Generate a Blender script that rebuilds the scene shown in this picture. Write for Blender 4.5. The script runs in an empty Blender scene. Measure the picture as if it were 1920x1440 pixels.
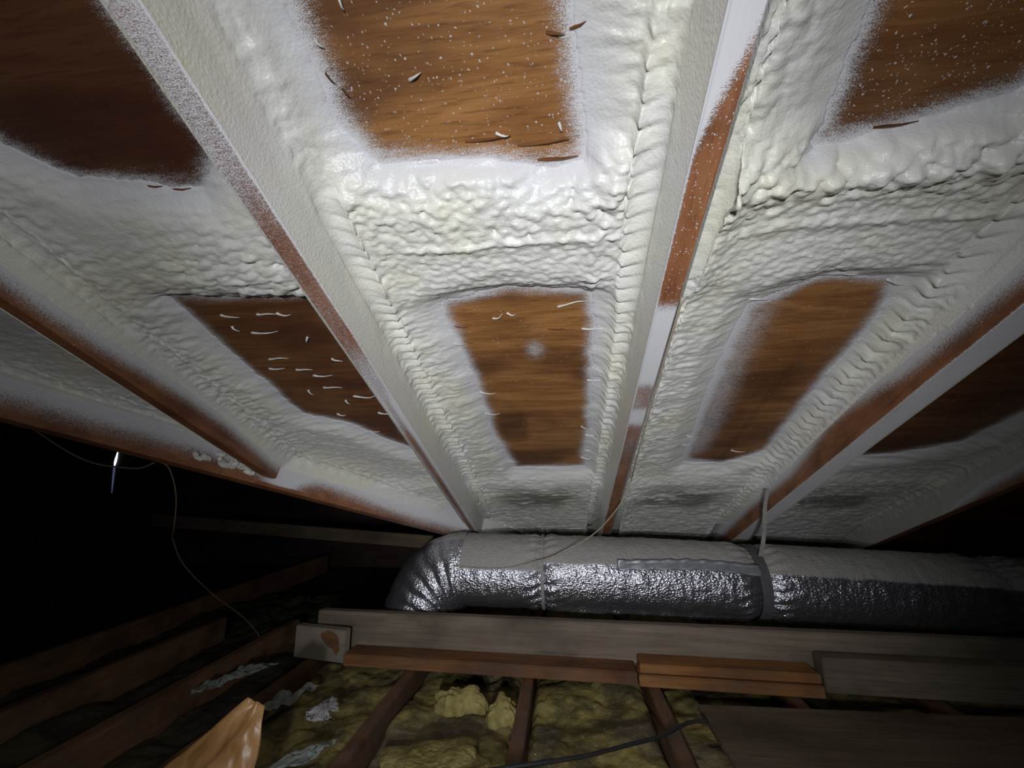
import bpy, bmesh, math, random
import numpy as np
from mathutils import Vector, Matrix
random.seed(7); rng = np.random.default_rng(7)
C = bpy.context.scene.collection
SC = bpy.context.scene

# ------------------------------------------------------------------ camera, world, lights, exposure
SC.view_settings.view_transform = 'Standard'; SC.view_settings.look = 'None'
SC.view_settings.gamma = 1.0; SC.view_settings.use_curve_mapping = False
SC.view_settings.exposure = 0.12
cd = bpy.data.cameras.new('camera'); cam = bpy.data.objects.new('camera', cd); C.objects.link(cam)
cd.sensor_width = 36.0; cd.lens = 768.66/1920*36.0; cd.clip_start = 0.01
PIT, YAW, ROL = 0.21877, 0.1147, -0.01044
fw = Vector((-math.sin(YAW)*math.cos(PIT), math.cos(YAW)*math.cos(PIT), math.sin(PIT)))
rt = Vector((math.cos(YAW), math.sin(YAW), 0)); up = rt.cross(fw)
r2 = rt*math.cos(ROL)+up*math.sin(ROL); u2 = up*math.cos(ROL)-rt*math.sin(ROL)
cam.matrix_world = Matrix(((r2.x, u2.x, -fw.x, 0), (r2.y, u2.y, -fw.y, 0), (r2.z, u2.z, -fw.z, 0.66), (0, 0, 0, 1)))
SC.camera = cam
W = bpy.data.worlds.new('world'); SC.world = W; W.use_nodes = True
W.node_tree.nodes['Background'].inputs[0].default_value = (0.55, 0.6, 1.0, 1)
W.node_tree.nodes['Background'].inputs[1].default_value = 0.0012

def spot(name, loc, target, energy, size, blend, radius, col):
    l = bpy.data.lights.new(name, 'SPOT'); l.energy = energy; l.spot_size = math.radians(size); l.spot_blend = blend
    l.shadow_soft_size = radius; l.color = col
    o = bpy.data.objects.new(name, l); C.objects.link(o); o.location = loc
    o.rotation_euler = (Vector(target)-Vector(loc)).to_track_quat('-Z', 'Y').to_euler()
    return o
# two unseen spots added behind the lens, wide and narrow, to even the light
spot('fill_wide', (-0.05, -0.45, 0.60), (-0.22, 1.00, 1.00), 23, 130, 1.0, 0.03, (0.94, 0.97, 1.0))
spot('fill_narrow', (-0.05, -0.80, 0.52), (-0.02, 1.30, 0.67), 80, 66, 1.0, 0.03, (0.94, 0.97, 1.0))

# ------------------------------------------------------------------ helpers
TH = math.atan(5/12)
ROOF_Z = 0.66+0.5733
ROOF = Matrix.Translation((0, 0, ROOF_Z)) @ Matrix.Rotation(-TH, 4, 'X')   # local x across, y down the slope, z up through the deck
DECK = 0.14

def tag(o, label=None, cat=None, group=None, kind=None):
    if label: o['label'] = label
    if cat: o['category'] = cat
    if group: o['group'] = group
    if kind: o['kind'] = kind
    return o
def link(name, me, mat=None, parent=None, mw=None):
    o = bpy.data.objects.new(name, me); C.objects.link(o)
    if mat: me.materials.append(mat)
    if parent: o.parent = parent
    if mw is not None: o.matrix_world = mw
    return o
def empty(name, loc=(0, 0, 0)):
    o = bpy.data.objects.new(name, None); o.empty_display_size = 0.05; C.objects.link(o); o.location = loc; return o
def mesh_np(name, V, F, smooth=True, attrs=None):
    V = np.asarray(V, float); F = np.asarray(F, int)
    me = bpy.data.meshes.new(name)
    me.vertices.add(len(V)); me.vertices.foreach_set('co', V.ravel())
    k = F.shape[1]
    me.loops.add(F.size); me.loops.foreach_set('vertex_index', F.ravel().astype(np.int32))
    me.polygons.add(len(F)); me.polygons.foreach_set('loop_start', np.arange(0, F.size, k, dtype=np.int32))
    me.polygons.foreach_set('loop_total', np.full(len(F), k, dtype=np.int32))
    me.update(calc_edges=True); me.validate()
    me.polygons.foreach_set('use_smooth', np.full(len(me.polygons), smooth))
    for n, a in (attrs or {}).items():
        at = me.attributes.new(n, 'FLOAT', 'POINT'); at.data.foreach_set('value', np.asarray(a, np.float32).ravel())
    return me
def grid_faces(nu, nv, wrap=False):
    i = np.arange(nu-1)[:, None]; j = np.arange(nv if wrap else nv-1)[None, :]
    j2 = (j+1) % nv
    return np.stack(np.broadcast_arrays(i*nv+j, i*nv+j2, (i+1)*nv+j2, (i+1)*nv+j), -1).reshape(-1, 4)
def sstep(a, b, x):
    t = np.clip((x-a)/(b-a), 0, 1); return t*t*(3-2*t)
def hsh(i, j, s):
    n = (i.astype(np.int64)*374761393 + j.astype(np.int64)*668265263 + s*974634777) & 0x7fffffff
    n = ((n ^ (n >> 13))*1274126177) & 0x7fffffff
    n = ((n ^ (n >> 15))*987654321) & 0x7fffffff
    return ((n ^ (n >> 16)) & 0xffffff)/float(0x1000000)
def vn(x, y, s=0):
    xi = np.floor(x); yi = np.floor(y); fx = x-xi; fy = y-yi
    fx = fx*fx*(3-2*fx); fy = fy*fy*(3-2*fy); xi = xi.astype(int); yi = yi.astype(int)
    a = hsh(xi, yi, s); b = hsh(xi+1, yi, s); c = hsh(xi, yi+1, s); d = hsh(xi+1, yi+1, s)
    return (a*(1-fx)+b*fx)*(1-fy)+(c*(1-fx)+d*fx)*fy
def fbm(x, y, s=0, o=3):
    r = 0; a = 0.5
    for k in range(o):
        r = r+a*vn(x*2**k+k*13.7, y*2**k+k*7.1, s+k*11); a *= 0.5
    return r/(1-0.5**o)
def domes(x, y, s=0, var=0.5):
    """rounded blobs with creases between them, cell size 1; var = how much their heights differ"""
    xi = np.floor(x).astype(int); yi = np.floor(y).astype(int)
    best = np.zeros_like(x)
    for di in (-1, 0, 1):
        for dj in (-1, 0, 1):
            cx = xi+di; cy = yi+dj
            px = cx+0.12+0.76*hsh(cx, cy, s); py = cy+0.12+0.76*hsh(cx, cy, s+5)
            hh = 1-var*hsh(cx, cy, s+9); R = 0.72+0.33*hsh(cx, cy, s+3)
            d2 = ((x-px)**2+(y-py)**2)/(R*R)
            best = np.maximum(best, hh*np.sqrt(np.clip(1-d2, 0, 1)))
    return best
def sdf_poly(x, y, P):
    """signed distance, positive outside"""
    d = np.full(x.shape, 1e9); inside = np.zeros(x.shape, bool)
    n = len(P)
    for i in range(n):
        ax, ay = P[i]; bx, by = P[(i+1) % n]
        ex, ey = bx-ax, by-ay; wx, wy = x-ax, y-ay
        t = np.clip((wx*ex+wy*ey)/(ex*ex+ey*ey), 0, 1)
        d = np.minimum(d, (wx-ex*t)**2+(wy-ey*t)**2)
        c = ((ay > y) != (by > y)) & (x < (bx-ax)*(y-ay)/((by-ay) if by != ay else 1e-9)+ax)
        inside ^= c
    d = np.sqrt(d); return np.where(inside, -d, d)
def tube(name, pts, r, mat=None, parent=None, n=8, mw=None, sub=6, radii=None):
    """a smooth round tube through the points"""
    P = [Vector(p) for p in pts]
    Q = []; RR = []
    rr = radii or [r]*len(P)
    for i in range(len(P)-1):
        p0 = P[max(i-1, 0)]; p1 = P[i]; p2 = P[i+1]; p3 = P[min(i+2, len(P)-1)]
        for k in range(sub):
            t = k/sub
            Q.append(0.5*((2*p1)+(p2-p0)*t+(2*p0-5*p1+4*p2-p3)*t*t+(3*p1-p0-3*p2+p3)*t**3)); RR.append(rr[i]*(1-t)+rr[i+1]*t)
    Q.append(P[-1]); RR.append(rr[-1])
    V = []; nrm = None
    for i, q in enumerate(Q):
        d = (Q[min(i+1, len(Q)-1)]-Q[max(i-1, 0)]).normalized()
        if nrm is None: nrm = d.orthogonal().normalized()
        nrm = (nrm-d*nrm.dot(d)).normalized(); bn = d.cross(nrm)
        for k in range(n):
            a = 2*math.pi*k/n; V.append(q+(nrm*math.cos(a)+bn*math.sin(a))*RR[i])
    F = grid_faces(len(Q), n, True)
    V = [tuple(v) for v in V]
    b = len(V); V.append(tuple(Q[0])); V.append(tuple(Q[-1]))
    F = F.tolist()
    m = len(Q)-1
    for k in range(n):
        F.append([b, (k+1) % n, k, b]); F.append([b+1, m*n+k, m*n+(k+1) % n, b+1])
    me = bpy.data.meshes.new(name); me.from_pydata(V, [], [f if f[0] != f[3] else f[:3] for f in F]); me.update()
    for p in me.polygons: p.use_smooth = True
    return link(name, me, mat, parent, mw)

# ------------------------------------------------------------------ materials
class NT:
    def __init__(s, name):
        s.m = bpy.data.materials.new(name); s.m.use_nodes = True; s.t = s.m.node_tree; s.t.nodes.clear()
        s.out = s.n('ShaderNodeOutputMaterial'); s.b = s.n('ShaderNodeBsdfPrincipled'); s.l(s.b.outputs[0], s.out.inputs[0])
        s.co = s.n('ShaderNodeTexCoord').outputs['Object']
    def n(s, t, **k):
        nd = s.t.nodes.new(t)
        for a, v in k.items(): setattr(nd, a, v)
        return nd
    def l(s, a, b): s.t.links.new(a, b)
    def put(s, sock, v):
        if hasattr(v, 'links') or hasattr(v, 'is_output'): s.l(v, sock)
        else: sock.default_value = v
    def mapp(s, scale, loc=(0, 0, 0)):
        m = s.n('ShaderNodeMapping'); s.l(s.co, m.inputs[0]); m.inputs['Scale'].default_value = scale; m.inputs['Location'].default_value = loc
        return m.outputs[0]
    def noise(s, scale, vec=None, det=4, rough=0.55, dist=0.0):
        n = s.n('ShaderNodeTexNoise'); n.inputs['Scale'].default_value = scale; n.inputs['Detail'].default_value = det
        n.inputs['Roughness'].default_value = rough; n.inputs['Distortion'].default_value = dist
        s.l(vec if vec is not None else s.co, n.inputs['Vector']); return n.outputs[0]
    def voro(s, scale, vec=None, feat='F1', out='Distance'):
        n = s.n('ShaderNodeTexVoronoi', feature=feat); n.inputs['Scale'].default_value = scale
        s.l(vec if vec is not None else s.co, n.inputs['Vector']); return n.outputs[out]
    def math(s, op, a, b=0.0, clamp=False):
        n = s.n('ShaderNodeMath', operation=op); n.use_clamp = clamp; s.put(n.inputs[0], a); s.put(n.inputs[1], b); return n.outputs[0]
    def rng(s, v, a, b, c=0.0, d=1.0):
        n = s.n('ShaderNodeMapRange', interpolation_type='SMOOTHSTEP'); s.put(n.inputs[0], v); s.put(n.inputs[1], a); s.put(n.inputs[2], b)
        n.inputs[3].default_value = c; n.inputs[4].default_value = d; return n.outputs[0]
    def mix(s, f, a, b):
        n = s.n('ShaderNodeMix', data_type='RGBA'); s.put(n.inputs[0], f)
        s.put(n.inputs[6], (*a, 1) if isinstance(a, tuple) else a); s.put(n.inputs[7], (*b, 1) if isinstance(b, tuple) else b); return n.outputs[2]
    def attr(s, name):
        return s.n('ShaderNodeAttribute', attribute_name=name).outputs['Fac']
    def bump(s, h, dist, strength=1.0, prev=None):
        n = s.n('ShaderNodeBump'); n.inputs['Distance'].default_value = dist; n.inputs['Strength'].default_value = strength
        s.l(h, n.inputs['Height'])
        if prev is not None: s.l(prev, n.inputs['Normal'])
        s.l(n.outputs[0], s.b.inputs['Normal']); return n.outputs[0]
    def col(s, c): s.put(s.b.inputs['Base Color'], (*c, 1) if isinstance(c, tuple) else c)
    def set(s, rough=0.6, spec=0.4, metal=0.0):
        s.put(s.b.inputs['Roughness'], rough); s.put(s.b.inputs['Specular IOR Level'], spec); s.put(s.b.inputs['Metallic'], metal)

WHITE = (0.66, 0.65, 0.68)
def mat_foam():
    m = NT('spray_foam'); t = m.attr('tint'); y = m.noise(5.0, det=3)
    base = m.mix(m.rng(y, 0.42, 0.68), (0.70, 0.69, 0.655), (0.72, 0.70, 0.59))
    base = m.mix(m.math('MULTIPLY', m.rng(m.noise(38, det=3), 0.35, 0.7), 0.25), base, (0.74, 0.74, 0.735))
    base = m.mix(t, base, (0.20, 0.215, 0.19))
    base = m.mix(m.attr('haze'), base, WHITE)
    m.col(base); m.set(0.38, 0.42)
    b = m.bump(m.noise(170, det=3), 0.0016, 0.55)
    m.bump(m.voro(230, m.mapp((0.7, 1, 1))), 0.0009, 0.5, b)
    return m.m
def wood_color(m, dark, mid, light, grain=(3.2, 34, 34), seed=(0, 0, 0)):
    v = m.mapp(grain, seed)
    g = m.noise(0.8, v, 5, 0.6, 1.2); f = m.noise(5.5, v, 3, 0.6)
    lo = m.noise(4.0, m.mapp((0.7, 1.5, 1.5), seed), 3)
    c = m.mix(m.rng(g, 0.34, 0.68), mid, light)
    c = m.mix(m.math('MULTIPLY', m.rng(f, 0.5, 0.74), 0.55), c, dark)
    c = m.mix(m.math('MULTIPLY', m.rng(lo, 0.42, 0.68), 0.75), c, dark)
    return c, g, f
def mat_sprayed(name, dark, mid, light, grain=(3.2, 34, 34), seed=(0, 0, 0), k=0.95, rough=0.5):
    """bare timber that carries overspray where the 'cov' attribute says so"""
    m = NT(name); c, g, f = wood_color(m, dark, mid, light, grain, seed)
    cov = m.attr('cov'); sp = m.attr('speck'); st = m.attr('stain')
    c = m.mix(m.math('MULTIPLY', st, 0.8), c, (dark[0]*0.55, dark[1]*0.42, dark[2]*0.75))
    n1 = m.noise(700, m.mapp((0.7, 1, 1)), 2, 0.6); n2 = m.noise(210, m.mapp((0.45, 1.2, 1)), 3, 0.6)
    nn = m.math('ADD', m.math('MULTIPLY', n1, 0.72), m.math('MULTIPLY', n2, 0.28))
    fac = m.rng(m.math('ADD', cov, m.math('MULTIPLY', m.math('SUBTRACT', nn, 0.5), k*2.0)), 0.28, 0.86)
    wv = m.n('ShaderNodeVectorMath', operation='ADD'); nz = m.n('ShaderNodeTexNoise'); nz.inputs['Scale'].default_value = 300; m.l(m.co, nz.inputs['Vector'])
    sc_ = m.n('ShaderNodeVectorMath', operation='SCALE'); m.l(nz.outputs['Color'], sc_.inputs[0]); sc_.inputs['Scale'].default_value = 0.006; m.l(m.co, wv.inputs[0]); m.l(sc_.outputs[0], wv.inputs[1])
    vv = m.voro(240, wv.outputs[0], 'F1'); vc = m.n('ShaderNodeSeparateColor')
    vcol = m.voro(240, wv.outputs[0], 'F1', 'Color'); m.l(vcol, vc.inputs[0])
    pick = m.math('LESS_THAN', vc.outputs[0], sp); rad = m.math('MULTIPLY', vc.outputs[1], 0.34)
    dot = m.math('MULTIPLY', pick, m.math('LESS_THAN', vv, rad))
    fac = m.math('MAXIMUM', fac, m.math('MULTIPLY', dot, 0.75))
    m.col(m.mix(fac, c, WHITE)); m.set(rough, 0.35)
    b = m.bump(f, 0.0012, 0.5); m.bump(fac, 0.0012, 0.6, b)
    return m.m
def mat_wood(name, dark, mid, light, grain=(3, 30, 30), seed=(0, 0, 0), dust=0.0, dustcol=(0.2, 0.18, 0.15)):
    m = NT(name); c, g, f = wood_color(m, dark, mid, light, grain, seed)
    if dust:
        d = m.math('MULTIPLY', m.rng(m.noise(11, det=5), 0.3, 0.7), dust); c = m.mix(d, c, dustcol)
    m.col(c); m.set(0.72, 0.2); m.bump(f, 0.0015, 0.6); return m.m
def mat_plain(name, c, rough=0.6, spec=0.3, metal=0.0, bs=60, bd=0.0008):
    m = NT(name); n = m.noise(bs)
    m.col(m.mix(m.rng(n, 0.3, 0.7), tuple(x*0.75 for x in c), c)); m.set(rough, spec, metal); m.bump(n, bd, 0.6); return m.m
def mat_foil():
    m = NT('foil_jacket')
    v = m.mapp((1, 1.6, 1.6))
    cr = m.voro(105, v, 'F1'); c2 = m.voro(260, v, 'F1'); n = m.noise(24, v, 4)
    d = m.attr('dust')
    dust = m.rng(m.math('ADD', d, m.math('MULTIPLY', m.math('SUBTRACT', m.noise(18, det=5), 0.5), 0.5)), 0.35, 0.75)
    m.col(m.mix(dust, (0.50, 0.50, 0.56), (0.33, 0.315, 0.30)))
    m.put(m.b.inputs['Metallic'], m.math('SUBTRACT', 0.92, m.math('MULTIPLY', dust, 0.8)))
    m.put(m.b.inputs['Roughness'], m.math('ADD', 0.27, m.math('MULTIPLY', dust, 0.4)))
    b = m.bump(n, 0.006, 0.6); b = m.bump(cr, 0.0035, 0.6, b); m.bump(c2, 0.0014, 0.5, b)
    return m.m
M_FOAM = mat_foam()
M_PLY = mat_sprayed('roof_plywood', (0.085, 0.032, 0.014), (0.265, 0.112, 0.034), (0.425, 0.20, 0.066))
M_RAF = mat_sprayed('rafter_timber', (0.11, 0.04, 0.02), (0.26, 0.10, 0.042), (0.36, 0.155, 0.07), (34, 3.2, 34))
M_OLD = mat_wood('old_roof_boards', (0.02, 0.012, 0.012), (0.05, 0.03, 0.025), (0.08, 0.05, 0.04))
M_JOIST = mat_wood('joist_timber', (0.06, 0.025, 0.015), (0.13, 0.06, 0.03), (0.2, 0.1, 0.05), (30, 3, 30), dust=0.35, dustcol=(0.14, 0.12, 0.10))
M_JOISTB = mat_wood('brown_joist_timber', (0.09, 0.04, 0.022), (0.20, 0.10, 0.05), (0.28, 0.15, 0.08), (30, 3, 30), dust=0.3, dustcol=(0.2, 0.15, 0.11))
M_PANEL = mat_wood('old_panel', (0.05, 0.03, 0.02), (0.11, 0.075, 0.05), (0.16, 0.115, 0.075), (2.0, 30, 30), dust=0.4, dustcol=(0.11, 0.09, 0.07))
M_GREY = mat_wood('dusty_pine', (0.06, 0.042, 0.03), (0.15, 0.115, 0.085), (0.22, 0.175, 0.13), (1.6, 40, 40), dust=0.35, dustcol=(0.17, 0.145, 0.12))
M_BLOCK = mat_wood('pale_block', (0.12, 0.095, 0.07), (0.24, 0.2, 0.16), (0.3, 0.26, 0.21), (2, 30, 30), dust=0.4, dustcol=(0.24, 0.21, 0.18))
M_ORANGE = mat_wood('orange_pine', (0.09, 0.035, 0.012), (0.24, 0.10, 0.028), (0.33, 0.15, 0.045), (2.2, 40, 40), dust=0.35, dustcol=(0.12, 0.085, 0.06))
M_RED = mat_wood('reddish_pine', (0.06, 0.024, 0.014), (0.17, 0.072, 0.028), (0.26, 0.115, 0.042), (2.2, 40, 40), dust=0.4, dustcol=(0.10, 0.075, 0.06))
M_FOIL = mat_foil()
M_STRAP = mat_plain('strap_webbing', (0.09, 0.09, 0.095), 0.6)
M_STRAPG = mat_plain('grey_strap', (0.30, 0.30, 0.28), 0.55)
M_CABLE = mat_plain('dusty_cable', (0.42, 0.35, 0.27), 0.6)
M_CABLED = mat_plain('brown_cable', (0.22, 0.16, 0.11), 0.6)
M_BLACKC = mat_plain('black_cable', (0.018, 0.018, 0.02), 0.5)
M_TAPE = mat_plain('grey_foil_tape', (0.30, 0.31, 0.34), 0.42, 0.4, 0.55, 40, 0.003)
M_STRAND = mat_plain('foam_strand', (0.72, 0.71, 0.68), 0.5)
M_SPLINT = mat_wood('wood_splinter', (0.06, 0.02, 0.01), (0.16, 0.06, 0.02), (0.22, 0.09, 0.03))
def mat_insul(name='old_fibreglass', k=1.0, g=0.0):
    m = NT(name)
    a = m.noise(9, det=6, rough=0.65); b = m.noise(45, det=4, rough=0.7); d = m.noise(3.2, m.mapp((1, 1, 1), (4, 2, 0)), 3)
    c = m.mix(m.rng(a, 0.38, 0.62), (0.10, 0.085, 0.04), (0.30, 0.245, 0.085))
    c = m.mix(m.math('MULTIPLY', m.rng(d, 0.5, 0.66), 0.7), c, (0.13, 0.10, 0.08))
    c = m.mix(m.math('MULTIPLY', m.rng(b, 0.5, 0.72), 0.6), c, (0.24, 0.20, 0.15))
    w = m.voro(24, m.mapp((1, 1.4, 1), (2, 0, 0)), 'F1'); c = m.mix(m.math('LESS_THAN', w, 0.055), c, (0.5, 0.48, 0.46))
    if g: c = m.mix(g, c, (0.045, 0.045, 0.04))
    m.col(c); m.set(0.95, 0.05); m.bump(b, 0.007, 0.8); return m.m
M_INS = mat_insul(); M_INSD = mat_insul('dark_fibreglass', 1.0, 0.8)  # second copy mixed towards dark grey for the left bays
def mat_kraft():
    m = NT('kraft_paper'); n = m.noise(14, det=4)
    m.col(m.mix(m.rng(n, 0.3, 0.7), (0.30, 0.145, 0.045), (0.50, 0.28, 0.12))); m.set(0.38, 0.5); m.bump(m.voro(26, None, 'F1'), 0.008, 0.5); return m.m
M_KRAFT = mat_kraft()

# ------------------------------------------------------------------ roof layout (roof-local metres)
SP, XA, HW = 0.6107, -0.4168, 0.019
HK = dict(E=0.019, D=0.019, A=0.019, B=0.019, C=0.031, F=0.019)
RX = {'E': XA-2*SP, 'D': XA-SP, 'A': XA, 'B': XA+SP, 'C': XA+2*SP-0.003, 'F': XA+3*SP, 'G': XA+4*SP}
S0, S1 = -0.30, 2.62
def valley(s): return -1.10+0.87*(s-1.47)          # lower left edge of the valley beam, x at slope distance s
VT = 0.050                                         # its width measured across the bay
BAYS = {
 'ED': dict(l='E', r='D', win=[], bead=('lump', 'smooth'), barL=0.062, barR=0.0),
 'DA': dict(l='D', r='A', win=[[(-0.90, -0.2), (-0.56, -0.2), (-0.545, 0.50), (-0.60, 0.535), (-0.80, 0.505), (-0.87, 0.44)],
        [(-0.865, 0.775), (-0.53, 0.80), (-0.53, 1.30), (-0.545, 1.56), (-0.60, 1.50), (-0.70, 1.36), (-0.83, 1.29), (-0.85, 1.07)]],
        bead=('lump', 'smooth'), barL=0.055, barR=0.0),
 'AB': dict(l='A', r='B', win=[[(-0.285, -0.2), (0.02, -0.2), (0.025, 0.36), (0.045, 0.545), (-0.02, 0.55), (-0.10, 0.53), (-0.27, 0.525), (-0.31, 0.46)],
        [(-0.245, 0.85), (-0.10, 0.815), (0.07, 0.835), (0.085, 1.2), (0.08, 1.73), (-0.17, 1.73), (-0.215, 1.45), (-0.225, 1.1)]],
        bead=('bulb', 'scallop'), barL=0.0, barR=0.0),
 'BC': dict(l='B', r='C', win=[[(0.37, -0.2), (0.75, -0.2), (0.66, 0.40), (0.62, 0.515), (0.50, 0.545), (0.40, 0.56), (0.40, 0.48)],
        [(0.42, 0.90), (0.53, 0.835), (0.67, 0.85), (0.69, 0.95), (0.69, 1.17), (0.71, 1.62), (0.60, 1.72), (0.46, 1.70), (0.42, 1.15)]],
        bead=('lump', 'scallop'), barL=0.0, barR=0.075),
 'CF': dict(l='C', r='F', win=[[(0.88, -0.2), (1.36, -0.2), (1.36, 1.20), (1.30, 1.58), (1.15, 1.66), (0.90, 1.70)]],
        bead=('smooth', 'smooth'), barL=0.0, barR=0.0),
}
def left_edge(b, s):
    a = RX[BAYS[b]['l']]+HK[BAYS[b]['l']]
    return np.maximum(a, valley(s)+VT)
def right_edge(b): return RX[BAYS[b]['r']]-HK[BAYS[b]['r']]
def bare_wall(b, side, s):
    """height of bare timber at the foot of the rafter face"""
    if side == 'L':
        base = BAYS[b]['barL']
        isv = (valley(s)+VT) > (RX[BAYS[b]['l']]+HK[BAYS[b]['l']])
        if b == 'ED': return np.full_like(s, 0.075)
        if b == 'DA': return np.where(isv, 0.045, 0.058+0.012*np.sin(s*7))
        if b == 'AB': return np.where(isv, 0.035, -0.02)
        return np.full_like(s, -0.02)
    if b == 'CF': return 0.045*sstep(2.0, 1.6, s)-0.02*sstep(1.8, 2.0, s)
    if b == 'BC':
        return 0.058+0.045*np.exp(-((s-1.33)/0.22)**2)+0.02*sstep(1.5, 1.9, s)-0.012*sstep(0.8, 0.4, s)
    return np.full_like(s, -0.02)
def window_d(b, x, s):
    """distance outside the bare plywood windows, ragged along the grain"""
    if not BAYS[b]['win']: return np.full_like(x, 1.0)
    wx = x+0.020*(fbm(x*11, s*26, 31)-0.5); ws = s+0.018*(fbm(x*9, s*40, 37)-0.5)+0.010*(vn(x*16, s*120, 39)-0.5)
    d = np.full_like(x, 9.0)
    for P in BAYS[b]['win']: d = np.minimum(d, sdf_poly(wx, ws, P))
    return d
def edge_cov(d, b, x, s):
    """overspray density: 0 bare wood, 1 fully white; the mist reaches into the window"""
    reach = 0.052+0.035*fbm(x*5, s*5, 51)
    if b == 'BC': reach = reach+0.10*sstep(0.58, 0.42, x)*sstep(0.8, 1.0, s)
    if b == 'AB': reach = reach+0.03*sstep(-0.16, -0.3, x)*sstep(0.6, 0.5, s)
    t = np.clip((d+reach*0.62)/(reach*0.62+0.022), 0, 1)
    return t**1.5*1.15

# ------------------------------------------------------------------ ceiling: plywood roof deck, one sheet surface with its overspray
def deck():
    xs = np.arange(-3.3, 2.75, 0.009); ss = np.arange(S0, 3.05, 0.008)
    X, S = np.meshgrid(xs, ss, indexing='ij'); cov = np.zeros_like(X); sp = np.zeros_like(X); st = np.zeros_like(X)
    for b in BAYS:
        m = (X > left_edge(b, S)-0.03) & (X < right_edge(b)+0.03)
        d = window_d(b, X, S); cov = np.where(m, edge_cov(d, b, X, S), cov)
    sp += 0.34*sstep(0.75, 0.5, S)*(X > -0.42)+0.05*(X > -0.42)
    sp += 0.25*sstep(0.38, 0.5, X)*sstep(0.7, 0.5, S)*(X < 0.8)
    # white dab in the lower middle window, mist streaks in the right one
    cov = np.maximum(cov, 0.62*np.exp(-(((X+0.055)/0.035)**2+((S-1.02)/0.05)**2)))
    cov = np.maximum(cov, 0.60*np.exp(-((X-0.455-0.02*np.sin(S*5))/0.07)**2)*sstep(0.8, 0.95, S)*sstep(1.75, 1.6, S))
    st = np.maximum(st, 0.8*sstep(0.07, 0.03, np.abs(X+0.155))*sstep(1.30, 1.36, S+0.1*(fbm(X*9, S*9, 3)-.5))*sstep(1.56, 1.48, S))
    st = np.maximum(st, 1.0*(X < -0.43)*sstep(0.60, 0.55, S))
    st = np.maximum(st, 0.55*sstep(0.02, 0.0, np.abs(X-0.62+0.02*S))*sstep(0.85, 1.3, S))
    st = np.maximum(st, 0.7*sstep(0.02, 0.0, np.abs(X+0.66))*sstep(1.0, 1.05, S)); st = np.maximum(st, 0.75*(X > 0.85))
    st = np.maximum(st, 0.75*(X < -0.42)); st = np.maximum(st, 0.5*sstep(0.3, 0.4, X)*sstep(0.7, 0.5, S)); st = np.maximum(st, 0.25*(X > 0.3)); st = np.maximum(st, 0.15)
    keep_v = (X > valley(S)+0.01).ravel()
    V = np.stack([X, S, np.full_like(X, DECK)], -1).reshape(-1, 3)
    F = grid_faces(len(xs), len(ss)); F = F[keep_v[F].all(1)]
    used = np.unique(F); mp = np.full(len(V), -1); mp[used] = np.arange(len(used))
    me = mesh_np('ceiling', V[used], mp[F], False, dict(cov=cov.ravel()[used], speck=sp.ravel()[used], stain=st.ravel()[used]))
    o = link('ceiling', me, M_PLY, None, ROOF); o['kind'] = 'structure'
    md = o.modifiers.new('thick', 'SOLIDIFY'); md.thickness = 0.012; md.offset = -1
    return o
CEIL = deck()

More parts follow.
